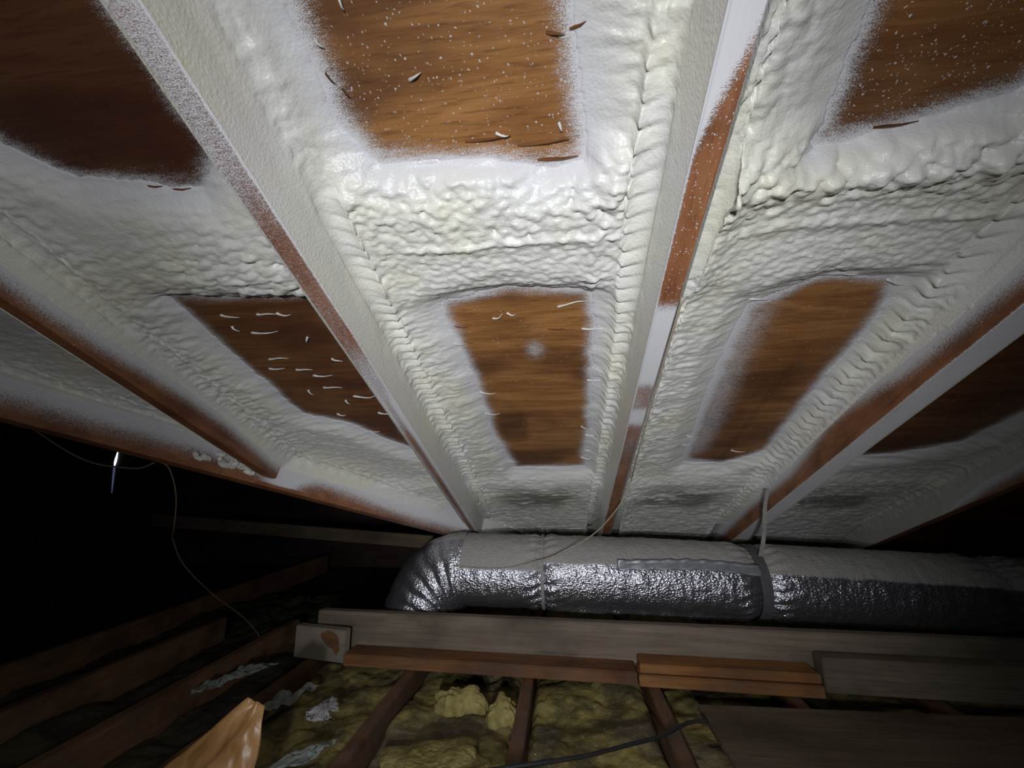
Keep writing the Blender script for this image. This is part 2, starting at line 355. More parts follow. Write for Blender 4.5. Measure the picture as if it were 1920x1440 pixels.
# ------------------------------------------------------------------ rafters
def rafter(key, s1, label, group='rafters of the sprayed roof'):
    xc = RX[key]; HW = HK[key]; ss = np.arange(S0, s1+0.001, 0.008)
    prof = [(xc-HW, DECK)]+[(xc-HW, w) for w in np.linspace(DECK-0.008, 0.004, 18)]+[(xc-HW+0.003, 0.0)]
    prof += [(x, 0.0) for x in np.linspace(xc-HW+0.006, xc+HW-0.006, 7)]+[(xc+HW-0.003, 0.0)]
    prof += [(xc+HW, w) for w in np.linspace(0.004, DECK-0.008, 18)]+[(xc+HW, DECK)]
    pr = np.array(prof); n = len(pr)
    X = np.repeat(pr[None, :, 0], len(ss), 0); Wd = np.repeat(pr[None, :, 1], len(ss), 0); S = np.repeat(ss[:, None], n, 1)
    bow = 0.0015*np.sin(S*3+xc*9)
    cov = np.zeros_like(X); u = (X-xc)/HW
    bot = Wd < 0.003
    r = fbm(X*20+3, S*7, 61)-0.5
    if key == 'A':
        c = 0.26*sstep(0.60, 0.42, S)+0.40+0.34*sstep(0.78, 0.92, S)*sstep(1.25, 1.0, S)+0.5*sstep(0.1, 0.8, u)*sstep(0.95, 1.1, S)+0.30*sstep(-0.3, -0.9, u)*sstep(0.9, 1.1, S)
    elif key == 'B':
        c = 1.0*sstep(0.42+0.05, 0.38, S+0.06*u)+0.10+0.95*sstep(0.72, 0.78, S)*sstep(1.02, 0.97, S)+0.42*sstep(0.98, 1.02, S)*sstep(1.12, 1.08, S)
        c = c+0.9*sstep(1.08, 1.12, S)*sstep(1.2, 1.14, S)+0.3*sstep(1.15, 1.2, S)*sstep(1.7, 1.3, S)+0.25*sstep(-0.5, -1, u)*sstep(0.8, 0.5, S)
    elif key == 'C': c = 0.98+0.12*u
    elif key == 'D': c = 0.06+0*S
    else: c = 0.25+0*S
    cov = np.where(bot, c+0.25*r, cov)
    for side, sg in (('L', 1), ('R', -1)):
        for b, B in BAYS.items():
            if B['l' if side == 'L' else 'r'] == key:
                bw = bare_wall(b, side, S); fc = 1-(bw-Wd)/0.055
                cov = np.where((u*sg > 0.99), np.clip(fc, 0.02, 1.1)+0.2*r, cov)
    sp = np.where(bot, {'B': 0.75, 'C': 0.2}.get(key, 0.12), 0.03)
    V = np.stack([X, S, Wd+bow*0], -1)
    if key in 'CA': V[..., 0] += 0.0025*(vn(S*9, S*0, 4)-0.5)
    F = grid_faces(len(ss), n).tolist(); V = V.reshape(-1, 3).tolist(); m = len(ss)-1
    me = bpy.data.meshes.new('rafter'); me.from_pydata(V, [], F+[list(range(n)), [m*n+k for k in range(n)][::-1]]); me.update()
    for nme, a in (('cov', cov), ('speck', sp), ('stain', np.full_like(X, 0.3 if key in 'DA' else 0.12))):
        at = me.attributes.new(nme, 'FLOAT', 'POINT'); at.data.foreach_set('value', a.astype(np.float32).ravel())
    bmn = bmesh.new(); bmn.from_mesh(me); bmesh.ops.recalc_face_normals(bmn, faces=bmn.faces); bmn.to_mesh(me); bmn.free()
    return tag(link('rafter', me, M_RAF, None, ROOF), label, 'rafter', group)
def s_at_valley(key): return (RX[key]+HW-VT+1.10)/0.87+1.47
rafter('E', s_at_valley('E')-0.015, 'short rafter at the far left edge, ending highest on the diagonal valley beam')
rafter('D', s_at_valley('D')-0.015, 'rafter with bare dark brown underside, ending at the white foam crumbs on the valley beam')
rafter('A', s_at_valley('A')-0.02, 'foam-coated rafter left of the middle bay, with speckled orange strip under it')
rafter('B', S1, 'rafter right of the middle bay, white and bare brown patches alternating along its underside')
rafter('C', S1, 'rafter with evenly pale grey underside and bare brown left face')
rafter('F', S1, 'dim foam-sided rafter at the right edge, with darkness beyond it')

# valley beam where the two roofs meet
def valley_beam():
    ss = np.arange(S0, 2.72, 0.008); n1 = 22
    ww = np.linspace(DECK-0.002, -0.03, n1)
    prof = [(VT, w) for w in ww]+[(VT*t, -0.03) for t in (0.9, 0.7, 0.5, 0.3, 0.1)]+[(0.0, w) for w in ww[::-1]]
    pr = np.array(prof); n = len(pr)
    S = np.repeat(ss[:, None], n, 1); X = valley(S)+pr[None, :, 0]; Wd = np.repeat(pr[None, :, 1], len(ss), 0)
    r = fbm(S*8, Wd*30, 71)-0.5
    fc = 1-(0.055-Wd)/0.085
    cov = np.where(pr[None, :, 0] > VT*0.95, np.clip(fc, 0, 1), 0.12)+0.3*r
    cov = cov+0.35*sstep(1.6, 2.0, S)+0.9*np.exp(-((S-1.53)/0.05)**2)*(Wd > -0.02)*(pr[None, :, 0] > VT*0.95)
    F = grid_faces(len(ss), n).tolist(); m = len(ss)-1
    me = bpy.data.meshes.new('valley_beam'); me.from_pydata(np.stack([X, S, Wd], -1).reshape(-1, 3).tolist(), [], F+[list(range(n)), [m*n+k for k in range(n)][::-1]]); me.update()
    for nme, a in (('cov', cov), ('speck', cov*0), ('stain', cov*0+0.15)):
        at = me.attributes.new(nme, 'FLOAT', 'POINT'); at.data.foreach_set('value', a.astype(np.float32).ravel())
    bmn = bmesh.new(); bmn.from_mesh(me); bmesh.ops.recalc_face_normals(bmn, faces=bmn.faces); bmn.to_mesh(me); bmn.free()
    return tag(link('valley_beam', me, M_RAF, None, ROOF), 'brown valley beam running diagonally down at the left, edge of the dark roof space', 'beam')
VB = valley_beam()

# ------------------------------------------------------------------ spray foam, one body per bay
RF = 0.058
def scallop(s, c, per, seed, sk=0.55):
    """overlapping horseshoe ripples down a bead; c = signed distance across it"""
    ph = (s+0.012*(fbm(s*14, c*6, seed)-0.5)*2-sk*np.clip(1-(c/0.055)**2, -1, 1)*per*1.5)/per
    k = np.floor(ph); f = ph-k
    return np.where(f < 0.82, (f/0.82)**0.6, ((1-f)/0.18))*(0.65+0.5*hsh(k.astype(int), k.astype(int)*0+3, seed))
def foam(b, label):
    B = BAYS[b]
    ds = 0.0036; ss = np.concatenate([np.arange(S0, 0.2, 0.008), np.arange(0.2, 1.2, ds), np.arange(1.2, 2.75, 0.0055)])
    aL = left_edge(b, ss); bR = right_edge(b)
    ok = (bR-aL) > 2*RF+0.01; ss = ss[ok]; aL = aL[ok]
    nW, nA, nD = 22, 26, 124
    hw = DECK-RF
    xW = np.linspace(0, 1, nW, endpoint=False); al = np.linspace(0, 1, nA, endpoint=False); dd = np.linspace(0, 1, nD)
    seg = [np.concatenate([np.stack([0*xW, xW], 1), np.stack([0*al+1, al], 1), np.stack([0*dd+2, dd], 1), np.stack([0*al+3, (al+1/nA)], 1), np.stack([0*xW+4, xW+1/nW], 1)])][0]
    kind, t = seg[:, 0][None, :], seg[:, 1][None, :]
    S = np.repeat(ss[:, None], seg.shape[0], 1); A = np.repeat(aL[:, None], seg.shape[0], 1)
    ang = t*math.pi/2
    X = np.select([kind == 0, kind == 1, kind == 2, kind == 3], [A, A+RF-RF*np.cos(ang), A+RF+t*(bR-A-2*RF), bR-RF+RF*np.sin(ang)], bR+0*A)
    Wd = np.select([kind == 0, kind == 1, kind == 2, kind == 3], [t*hw, hw+RF*np.sin(ang), DECK+0*t, hw+RF*np.cos(ang)], (1-t)*hw)+0*S
    NX = np.select([kind == 0, kind == 1, kind == 2, kind == 3], [1+0*t, np.cos(ang), 0*t, -np.sin(ang)], -1+0*t)+0*S
    NZ = np.select([kind == 0, kind == 1, kind == 2, kind == 3], [0*t, -np.sin(ang), -1+0*t, -np.cos(ang)], 0*t)+0*S
    # arc distances to the two inner corners
    arc = RF*math.pi/2
    cL = np.select([kind == 0, kind == 1, kind == 2], [(1-t)*hw+arc/2, np.abs(0.5-t)*arc, arc/2+(X-A-RF)], 9.0)
    cR = np.select([kind == 4, kind == 3, kind == 2], [t*hw+arc/2, np.abs(0.5-t)*arc, arc/2+(bR-RF-X)], 9.0)
    q = np.select([kind == 0, kind == 1, kind == 2, kind == 3], [Wd, hw+t*arc, hw+arc+(X-A-RF), hw+arc+(bR-A-2*RF)+t*arc], hw+2*arc+(bR-A-2*RF)+t*hw)+(A-A.min())*0.9
    sL = np.select([kind == 0, kind == 1, kind == 2], [-((1-t)*hw+arc/2), -(0.5-t)*arc, arc/2+(X-A-RF)], 9.0)
    sR = np.select([kind == 4, kind == 3, kind == 2], [-(t*hw+arc/2), -(t-0.5)*arc, arc/2+(bR-RF-X)], 9.0)
    sd = abs(hash_b(b)); wall = np.where((kind == 0) | (kind == 4), 1.0, 0.0)+0*S
    deckm = 1-wall
    # --- thickness
    d = np.where(deckm > 0, window_d(b, X, S), 1.0)
    w1 = fbm(q*9, S*9, sd)-0.5
    band = sstep(0.50, 0.56, S)*sstep(0.86, 0.78, S)
    d = d-0.006*(deckm > 0)*(b != 'DA'); cf = sstep(-0.035, 0.075, np.minimum(sL, sR))
    full = sstep(-0.004, 0.075, d)
    T = 0.020*full*deckm*(0.35+0.65*cf)+0.006*w1*full*deckm+0.004*wall*sstep(-0.005, 0.05, Wd)+0.0018*wall
    T = T+wall*0.004*sstep(0.04, 0.1, Wd)*(1+w1)+wall*sstep(0.03, 0.08, Wd)*(0.0016*domes(q/0.02, S/0.03, sd+15, 0.8)+0.005*(fbm(q*20, S*9, sd+16)-0.4)+(0.004*domes(q/0.02, S/0.016, sd+17, 0.8) if b in ('CF', 'ED') else 0))
    # stippled field, stretched along the boards
    T = T+full*deckm*(0.0036*domes(q/0.015, S/0.009, sd+1, 0.8)+0.0028*domes(q/0.034, S/0.0085, sd+2, 0.9))*(1-band)*(0.4+1.2*fbm(q*6, S*6, sd+8))
    T = T+full*deckm*0.0022*sstep(0.55, 0.8, vn(q*7, S*75, sd+4))*(1-band)*sstep(0.15, 0.02, np.minimum(cL, cR)-0.05)
    # thick lumpy band across the bay, over the sheet joint
    amp = {'ED': 0.3, 'DA': 0.8+0.6*sstep(-0.85, -0.6, X), 'AB': 1.0, 'BC': 1.05, 'CF': 0.4}[b]
    wrp = 0.008*(fbm(q*30, S*30, sd+6)-0.5)
    lum = domes((q+wrp)/0.0165+S*20, (S+wrp)/0.0115, sd+3, 0.6)**0.7
    big = domes((q+wrp)/0.030, (S+wrp)/0.027, sd+5, 0.5)**1.25
    fine = domes(q/0.012, S/0.008, sd+7, 0.7)
    if b == 'BC':
        top = np.exp(-((S-0.588+0.03*(X-0.5))/0.034)**2)
        T = T+cf*sstep(0, 0.035, d)*deckm*band*(0.010+0.0135*lum*sstep(0.72, 0.62, S)+0.0065*fine)+cf*deckm*top*sstep(-0.002, 0.02, d)*(0.040*big-0.003)+0.006*deckm*np.exp(-((S-0.685-0.01*w1)/0.010)**2)*sstep(0.30, 0.36, X)
    elif b == 'AB':
        T = T+cf*sstep(0, 0.035, d)*deckm*band*(0.009+0.0135*lum*sstep(0.74, 0.62, S)+0.0065*fine+0.007*lum*sstep(-0.02, 0.1, X))
        T = T+0.007*cf*deckm*np.exp(-((S-0.675-0.012*w1+0.02*(X+0.1))/0.008)**2)*sstep(-0.31, -0.27, X)
        T = T+cf*deckm*0.022*big*np.exp(-((S-0.58)/0.04)**2)*sstep(0.02, 0.10, X)+deckm*0.008*np.exp(-((X-0.075-0.01*w1)/0.014)**2)*sstep(0.62, 0.68, S)*sstep(0.86, 0.82, S)*lum
    else:
        T = T+cf*sstep(0, 0.03, d)*deckm*band*(0.006+0.0125*amp*domes((q+wrp+S*0.8)/0.024, (S+wrp)/0.0135, sd+3, 0.5)**0.75*sstep(0.54, 0.68, S)+0.002*fine)
    # beads in the inner corners
    def bead(c, sg, style, seed):
        prof = np.exp(-((sg-0.010)/0.030)**2)
        if style == 'scallop':
            return prof*(0.006+0.013*scallop(S, sg-0.010, 0.034, seed))
        if style == 'lump':
            lm = domes(q/0.032+1.3*S/0.03*0.3, S/0.026, seed, 0.5); l2 = domes(q/0.02, S/0.013, seed+2, 0.6)
            return np.exp(-((sg-0.01)/0.05)**2)*(0.006+0.014*lm)+np.exp(-((sg-0.02)/0.075)**2)*0.010*l2
        if style == 'bulb':
            bz = sstep(0.545, 0.57, S)*sstep(0.86, 0.74, S)
            ctr = sg+0.012*(vn(S*16, S*0, seed)-0.5)
            bl = domes(ctr/0.06+0.3, S/0.036, seed, 0.4)
            sm = np.exp(-(sg/0.05)**2)*0.012*(0.6+0.8*fbm(q*14, S*8, seed+1)); sc = prof*(0.007+0.012*scallop(S, sg-0.01, 0.027, seed))
            sc = sc+np.exp(-((sg-0.042)/0.02)**2)*0.012*domes(q/0.022, S/0.019, seed+4, 0.6)
            return bz*np.exp(-((ctr-0.012)/0.036)**2)*(0.008+0.018*bl+0.010*scallop(S, ctr-0.012, 0.030, seed+6))+(1-sstep(0.53, 0.60, S))*sm+sstep(0.72, 0.84, S)*sc
        return prof*0.008*(1+w1)
    T = T+bead(cL, sL, B['bead'][0], sd+20)*full**0.5+bead(cR, sR, B['bead'][1], sd+30)*full**0.5
    if b == 'AB': T = T+np.exp(-((sR-0.012)/0.03)**2)*0.016*domes(q/0.04, S/0.030, sd+41, 0.5)*sstep(0.60, 0.52, S)
    if b == 'BC':
        T = T+np.exp(-((sL-0.030)/0.042)**2)*sstep(0.53, 0.58, S)*sstep(0.88, 0.74, S)*(0.006+0.018*domes(q/0.045, S/0.034, sd+46, 0.5))
        lst = sstep(0.36, 0.26, X)*deckm*sstep(0.60, 0.5, S); T = T+lst*0.016*domes((q-0.25*S)/0.022, (S+0.5*q)/0.06, sd+44, 0.5)
    # foot of the bay: foam slopes down to the plate with a darker grey-green patch across it
    foot = sstep(1.76, 1.86, S)*deckm
    T = T+foot*(0.010+0.010*fbm(q*18, S*16, sd+50)+0.004*domes(q/0.05, S/0.012, sd+51))+deckm*0.05*sstep(2.05, 2.5, S)
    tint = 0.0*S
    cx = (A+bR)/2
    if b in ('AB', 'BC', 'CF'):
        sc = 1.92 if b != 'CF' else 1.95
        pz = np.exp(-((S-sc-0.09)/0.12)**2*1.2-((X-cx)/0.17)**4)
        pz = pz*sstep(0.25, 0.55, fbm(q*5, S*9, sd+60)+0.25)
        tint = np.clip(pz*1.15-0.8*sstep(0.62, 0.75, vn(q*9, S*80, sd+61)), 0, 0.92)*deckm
    if b == 'CF': tint = np.maximum(tint, 0.38)  # the whole last bay is mixed towards dark grey-green
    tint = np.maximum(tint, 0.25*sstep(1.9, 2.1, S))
    # where nothing stuck, the skin dives behind the timber and is cut away
    T = np.where((deckm > 0) & (d < 0.004), -0.006, T)
    bwL = bare_wall(b, 'L', S); bwR = bare_wall(b, 'R', S)
    jg = 0.010*(fbm(S*20, Wd*20, sd+70)-0.5)
    T = np.where((kind == 0) & (Wd < bwL+jg), -0.006, T); T = np.where((kind == 4) & (Wd < bwR+jg), -0.006, T)
    T = np.where((kind == 0) & (Wd >= bwL+jg) & (bwL > 0), T*sstep(0, 0.03, Wd-bwL)+0.0008, T)
    T = np.where((kind == 4) & (Wd >= bwR+jg) & (bwR > 0), T*sstep(0, 0.03, Wd-bwR)+0.0008, T)
    V = np.stack([X+NX*T, S, Wd+NZ*T], -1).reshape(-1, 3)
    F = grid_faces(len(ss), seg.shape[0]); ok = (T.ravel() > -0.001); F = F[ok[F].any(1)]
    used = np.unique(F); mp = np.full(len(V), -1); mp[used] = np.arange(len(used))
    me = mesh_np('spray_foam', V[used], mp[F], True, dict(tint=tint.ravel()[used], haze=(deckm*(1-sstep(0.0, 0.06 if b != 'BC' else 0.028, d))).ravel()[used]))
    return tag(link('spray_foam', me, M_FOAM, None, ROOF), label, 'insulation foam', 'spray foam in the rafter bays')
def hash_b(b): return {'ED': 100, 'DA': 200, 'AB': 300, 'BC': 400, 'CF': 500}[b]
FO = {}
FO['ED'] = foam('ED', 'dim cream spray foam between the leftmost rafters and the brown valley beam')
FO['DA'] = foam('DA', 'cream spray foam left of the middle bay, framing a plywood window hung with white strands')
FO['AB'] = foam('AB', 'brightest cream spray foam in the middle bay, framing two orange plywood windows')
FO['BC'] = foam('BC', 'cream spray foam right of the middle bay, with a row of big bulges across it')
FO['CF'] = foam('CF', 'dark grey-green spray foam in the last bay at the right, around a nearly black window')

# loose strings of foam stuck to the plywood
def strand(b, x, s, ln, ang, r=0.0016, lift=0.006):
    z = DECK-0.001
    dx, dy = math.cos(ang)*ln, math.sin(ang)*ln; k = random.uniform(-0.15, 0.15)*ln
    pts = [(x, s, z), (x+dx*0.3-dy*0.0+k*0.3, s+dy*0.3+k*0.5, z-lift*0.7), (x+dx*0.65, s+dy*0.65+k, z-lift), (x+dx, s+dy, z-lift*0.5)]
    tube('foam_strand', pts, r, M_STRAND, FO[b], 6, sub=3, radii=[r*1.9, r*1.3, r*0.9, r*0.25])
for x, s, ln, a in [(-0.79, 0.84, .045, .3), (-0.70, 0.845, .05, .1), (-0.65, 0.845, .035, .2), (-0.79, 0.88, .02, 1.), (-0.755, 0.905, .075, .05), (-0.62, 0.93, .02, 2.2),
                    (-0.725, 1.06, .05, .1), (-0.69, 1.09, .06, .05), (-0.775, 1.01, .06, .05), (-0.745, 1.16, .025, 1.3), (-0.69, 1.15, .06, .1), (-0.60, 1.02, .03, .4), (-0.655, 1.22, .02, 1.2),
                    (-0.62, 1.20, .08, .02), (-0.58, 1.3, .05, .3), (-0.66, 1.42, .04, .1), (-0.72, 1.30, .03, .2), (-0.60, 1.58, .05, .1), (-0.72, 1.52, .03, .4), (-0.80, 1.05, .05, .05)]:
    strand('DA', x, s, ln, a-0.1, 0.0019)
for x, s, ln, a in [(-0.145, 0.90, .03, -.6), (0.005, 0.875, .07, -.2), (-0.11, 0.885, .02, .1), (0.06, 0.95, .06, .05), (0.08, 1.16, .05, .05), (0.07, 1.42, .03, .6), (0.085, 1.48, .05, .1), (0.075, 1.66, .07, .05), (0.09, 1.60, .05, .0),
                    (-0.23, 1.20, .05, .1), (-0.235, 1.32, .05, .0), (-0.215, 1.68, .04, .1), (-0.23, 1.78, .1, .03), (0.03, 1.78, .08, -.1), (-0.17, 1.82, .06, .0), (-0.26, 0.98, .03, .1),
                    (-0.25, 0.33, .015, 1.4), (-0.19, 0.425, .02, -.4), (-0.30, 0.37, .012, .7), (-0.08, 0.505, .02, .2), (0.015, 0.50, .012, 1.2)]:
    strand('AB', x, s, ln, a, 0.0015)
for x, s, ln, a in [(0.40, 0.88, .05, .1), (0.52, 0.815, .1, .05), (0.66, 0.85, .04, .3), (0.42, 1.50, .03, .2), (0.40, 1.56, .05, .0), (0.60, 1.62, .05, .1), (0.40, 1.75, .06, .1), (0.55, 1.8, .07, .0), (0.5, 1.95, .06, .0), (0.55, 2.0, .05, .3), (0.45, 1.90, .04, .2)]:
    strand('BC', x, s, ln, a, 0.0016)
# torn slivers of plywood along the window edges
def splinter(x, s, ln, ang, w=0.006):
    w *= 0.5; ln *= 0.8
    z = DECK-0.002
    d = Vector((math.cos(ang), math.sin(ang), 0)); n = Vector((-d.y, d.x, 0)); V = []
    for t, k, lf in ((0, .6, 0), (.25, 1, .002), (.6, .6, .005), (1, .08, .003)):
        p = Vector((x, s, z-lf))+d*ln*t
        for sg, dz in ((-1, 0), (1, 0), (1, .0015), (-1, .0015)): V.append(tuple(p+n*w*0.5*k*sg+Vector((0, 0, dz))))
    me = mesh_np('splinter', V, np.concatenate([grid_faces(4, 4, True), [[0, 1, 2, 3], [15, 14, 13, 12]]]), False)
    link('splinter', me, M_SPLINT, CEIL)
for a in [(0.0, .392, .03, .12, .008), (0.03, .392, .03, -.3, .006), (-0.305, .405, .02, .9, .006), (-0.29, .425, .018, .9, .006), (-0.13, .512, .09, -.05, .008), (-0.05, .525, .10, -.04, .009), (-0.02, .55, .08, -.03, .010),
          (0.385, .385, .02, 1.4, .006), (0.60, .545, .03, -.1, .006), (0.47, .55, .07, -.08, .008), (-0.70, .53, .04, .05, .006), (-0.66, .54, .05, .0, .006), (-0.02, .945, .05, -.06, .008), (-0.23, .975, .03, .1, .005), (-0.24, .92, .04, .0, .005)]:
    splinter(*a)
# white crumbs of foam at the foot of the second rafter
def crumbs():
    e = (RX['D']+0.03, 1.50)
    root = None; bm = bmesh.new()
    for i in range(16):
        s = 1.31+random.random()*0.14; x = valley(s)+VT+random.uniform(-.002, .010); r = random.uniform(.007, .016); w = random.uniform(0.0, 0.035)
        m = Matrix.Translation((x, s, w)) @ Matrix.Rotation(random.random()*3, 4, 'Z') @ Matrix.Diagonal((r*1.1, r*1.5, r*0.8, 1))
        bmesh.ops.create_icosphere(bm, subdivisions=2, radius=1, matrix=m)
    me = bpy.data.meshes.new('foam_crumbs'); bm.to_mesh(me); bm.free()
    at = me.attributes.new('tint', 'FLOAT', 'POINT')
    for v in me.vertices: v.co *= 1.0; v.co += Vector((random.uniform(-.003, .003), random.uniform(-.003, .003), random.uniform(-.003, .003)))
    o = tag(link('foam_crumbs', me, M_FOAM, None, ROOF), 'clump of white foam crumbs on the valley beam below the dark rafter end', 'foam crumbs', kind='stuff')
crumbs()

# ------------------------------------------------------------------ the other roof wing: dark, unsprayed
def prism(name, P, mat, parent=None):
    """convex box from 8 corner points: bottom four then top four"""
    F = [[0, 3, 2, 1], [4, 5, 6, 7], [0, 1, 5, 4], [1, 2, 6, 5], [2, 3, 7, 6], [3, 0, 4, 7]]
    me = bpy.data.meshes.new(name); me.from_pydata([tuple(p) for p in P], [], F); me.update()
    bm = bmesh.new(); bm.from_mesh(me); bmesh.ops.recalc_face_normals(bm, faces=bm.faces); bm.to_mesh(me); bm.free()
    return link(name, me, mat, parent)
def zB(x): return ROOF_Z+DECK/math.cos(TH)-0.442*(x+2.379)+0.004
def yV(x): return (x+2.379)/0.9425
x0, x1, YG = -6.2, 0.55, 3.9
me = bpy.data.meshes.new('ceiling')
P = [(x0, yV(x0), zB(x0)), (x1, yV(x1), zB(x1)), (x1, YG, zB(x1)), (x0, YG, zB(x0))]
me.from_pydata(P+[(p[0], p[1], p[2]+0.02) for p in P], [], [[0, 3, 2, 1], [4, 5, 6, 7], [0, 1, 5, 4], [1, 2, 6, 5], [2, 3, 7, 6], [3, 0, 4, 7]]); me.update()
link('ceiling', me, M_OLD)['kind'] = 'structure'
def box(name, c, d, mat, parent=None, rz=0.0, bev=0.0, grain=None):
    bm = bmesh.new(); bmesh.ops.create_cube(bm, size=1, matrix=Matrix.Diagonal((*d, 1)))
    if bev: bmesh.ops.bevel(bm, geom=bm.edges[:], offset=bev, segments=2, affect='EDGES')
    me = bpy.data.meshes.new(name); bm.to_mesh(me); bm.free()
    o = link(name, me, mat, parent); o.location = c; o.rotation_euler = (0, 0, rz); return o
# gable wall with a gap that lets daylight in, the far walls and the floor
GX = -4.68
for a, bb in ((x0, GX-0.009), (GX+0.009, 0.0)):
    P = [(a, YG, -0.2), (bb, YG, -0.2), (bb, YG+0.03, -0.2), (a, YG+0.03, -0.2), (a, YG, zB(a)), (bb, YG, zB(bb)), (bb, YG+0.03, zB(bb)), (a, YG+0.03, zB(a))]
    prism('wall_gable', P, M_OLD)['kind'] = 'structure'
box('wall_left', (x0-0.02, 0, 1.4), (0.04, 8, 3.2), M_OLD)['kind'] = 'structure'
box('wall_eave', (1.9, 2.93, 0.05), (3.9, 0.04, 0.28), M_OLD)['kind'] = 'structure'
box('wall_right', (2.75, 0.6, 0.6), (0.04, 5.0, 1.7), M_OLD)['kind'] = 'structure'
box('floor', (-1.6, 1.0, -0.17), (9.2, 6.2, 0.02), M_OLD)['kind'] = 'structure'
def daylight():
    m = NT('daylight'); e = m.n('ShaderNodeEmission'); e.inputs[0].default_value = (0.72, 0.82, 1.0, 1)
    e.inputs[1].default_value = 2.2; m.l(e.outputs[0], m.out.inputs[0])
    m2 = NT('daylight_faint'); e2 = m2.n('ShaderNodeEmission'); e2.inputs[0].default_value = (0.45, 0.55, 1.0, 1); e2.inputs[1].default_value = 0.10; m2.l(e2.outputs[0], m2.out.inputs[0])
    root = tag(empty('daylight_gap', (GX, YG-0.008, 0.70)), 'bright vertical sliver of daylight through the dark gable wall at the left', 'light gap')
    def sl(name, pts, mat, px=0.0):
        V = []; F = []
        for z, w, o in pts: V += [(o-w, 0, z), (o+w, 0, z), (o+w, 0.006, z), (o-w, 0.006, z)]
        me = mesh_np(name, V, np.concatenate([grid_faces(len(pts), 4, True), [[0, 1, 2, 3]], [[len(V)-1, len(V)-2, len(V)-3, len(V)-4]]]), False)
        link(name, me, mat, root)
    sl('bright_slit', [(0.10, 0.004, -0.005), (0.13, 0.011, -0.004), (0.17, 0.011, -0.002), (0.24, 0.003, 0.002)], m.m)
    sl('faint_slit', [(-0.18, 0.001, 0.026), (-0.06, 0.007, 0.012), (0.06, 0.011, 0.0), (0.095, 0.008, -0.004)], m2.m)
daylight()

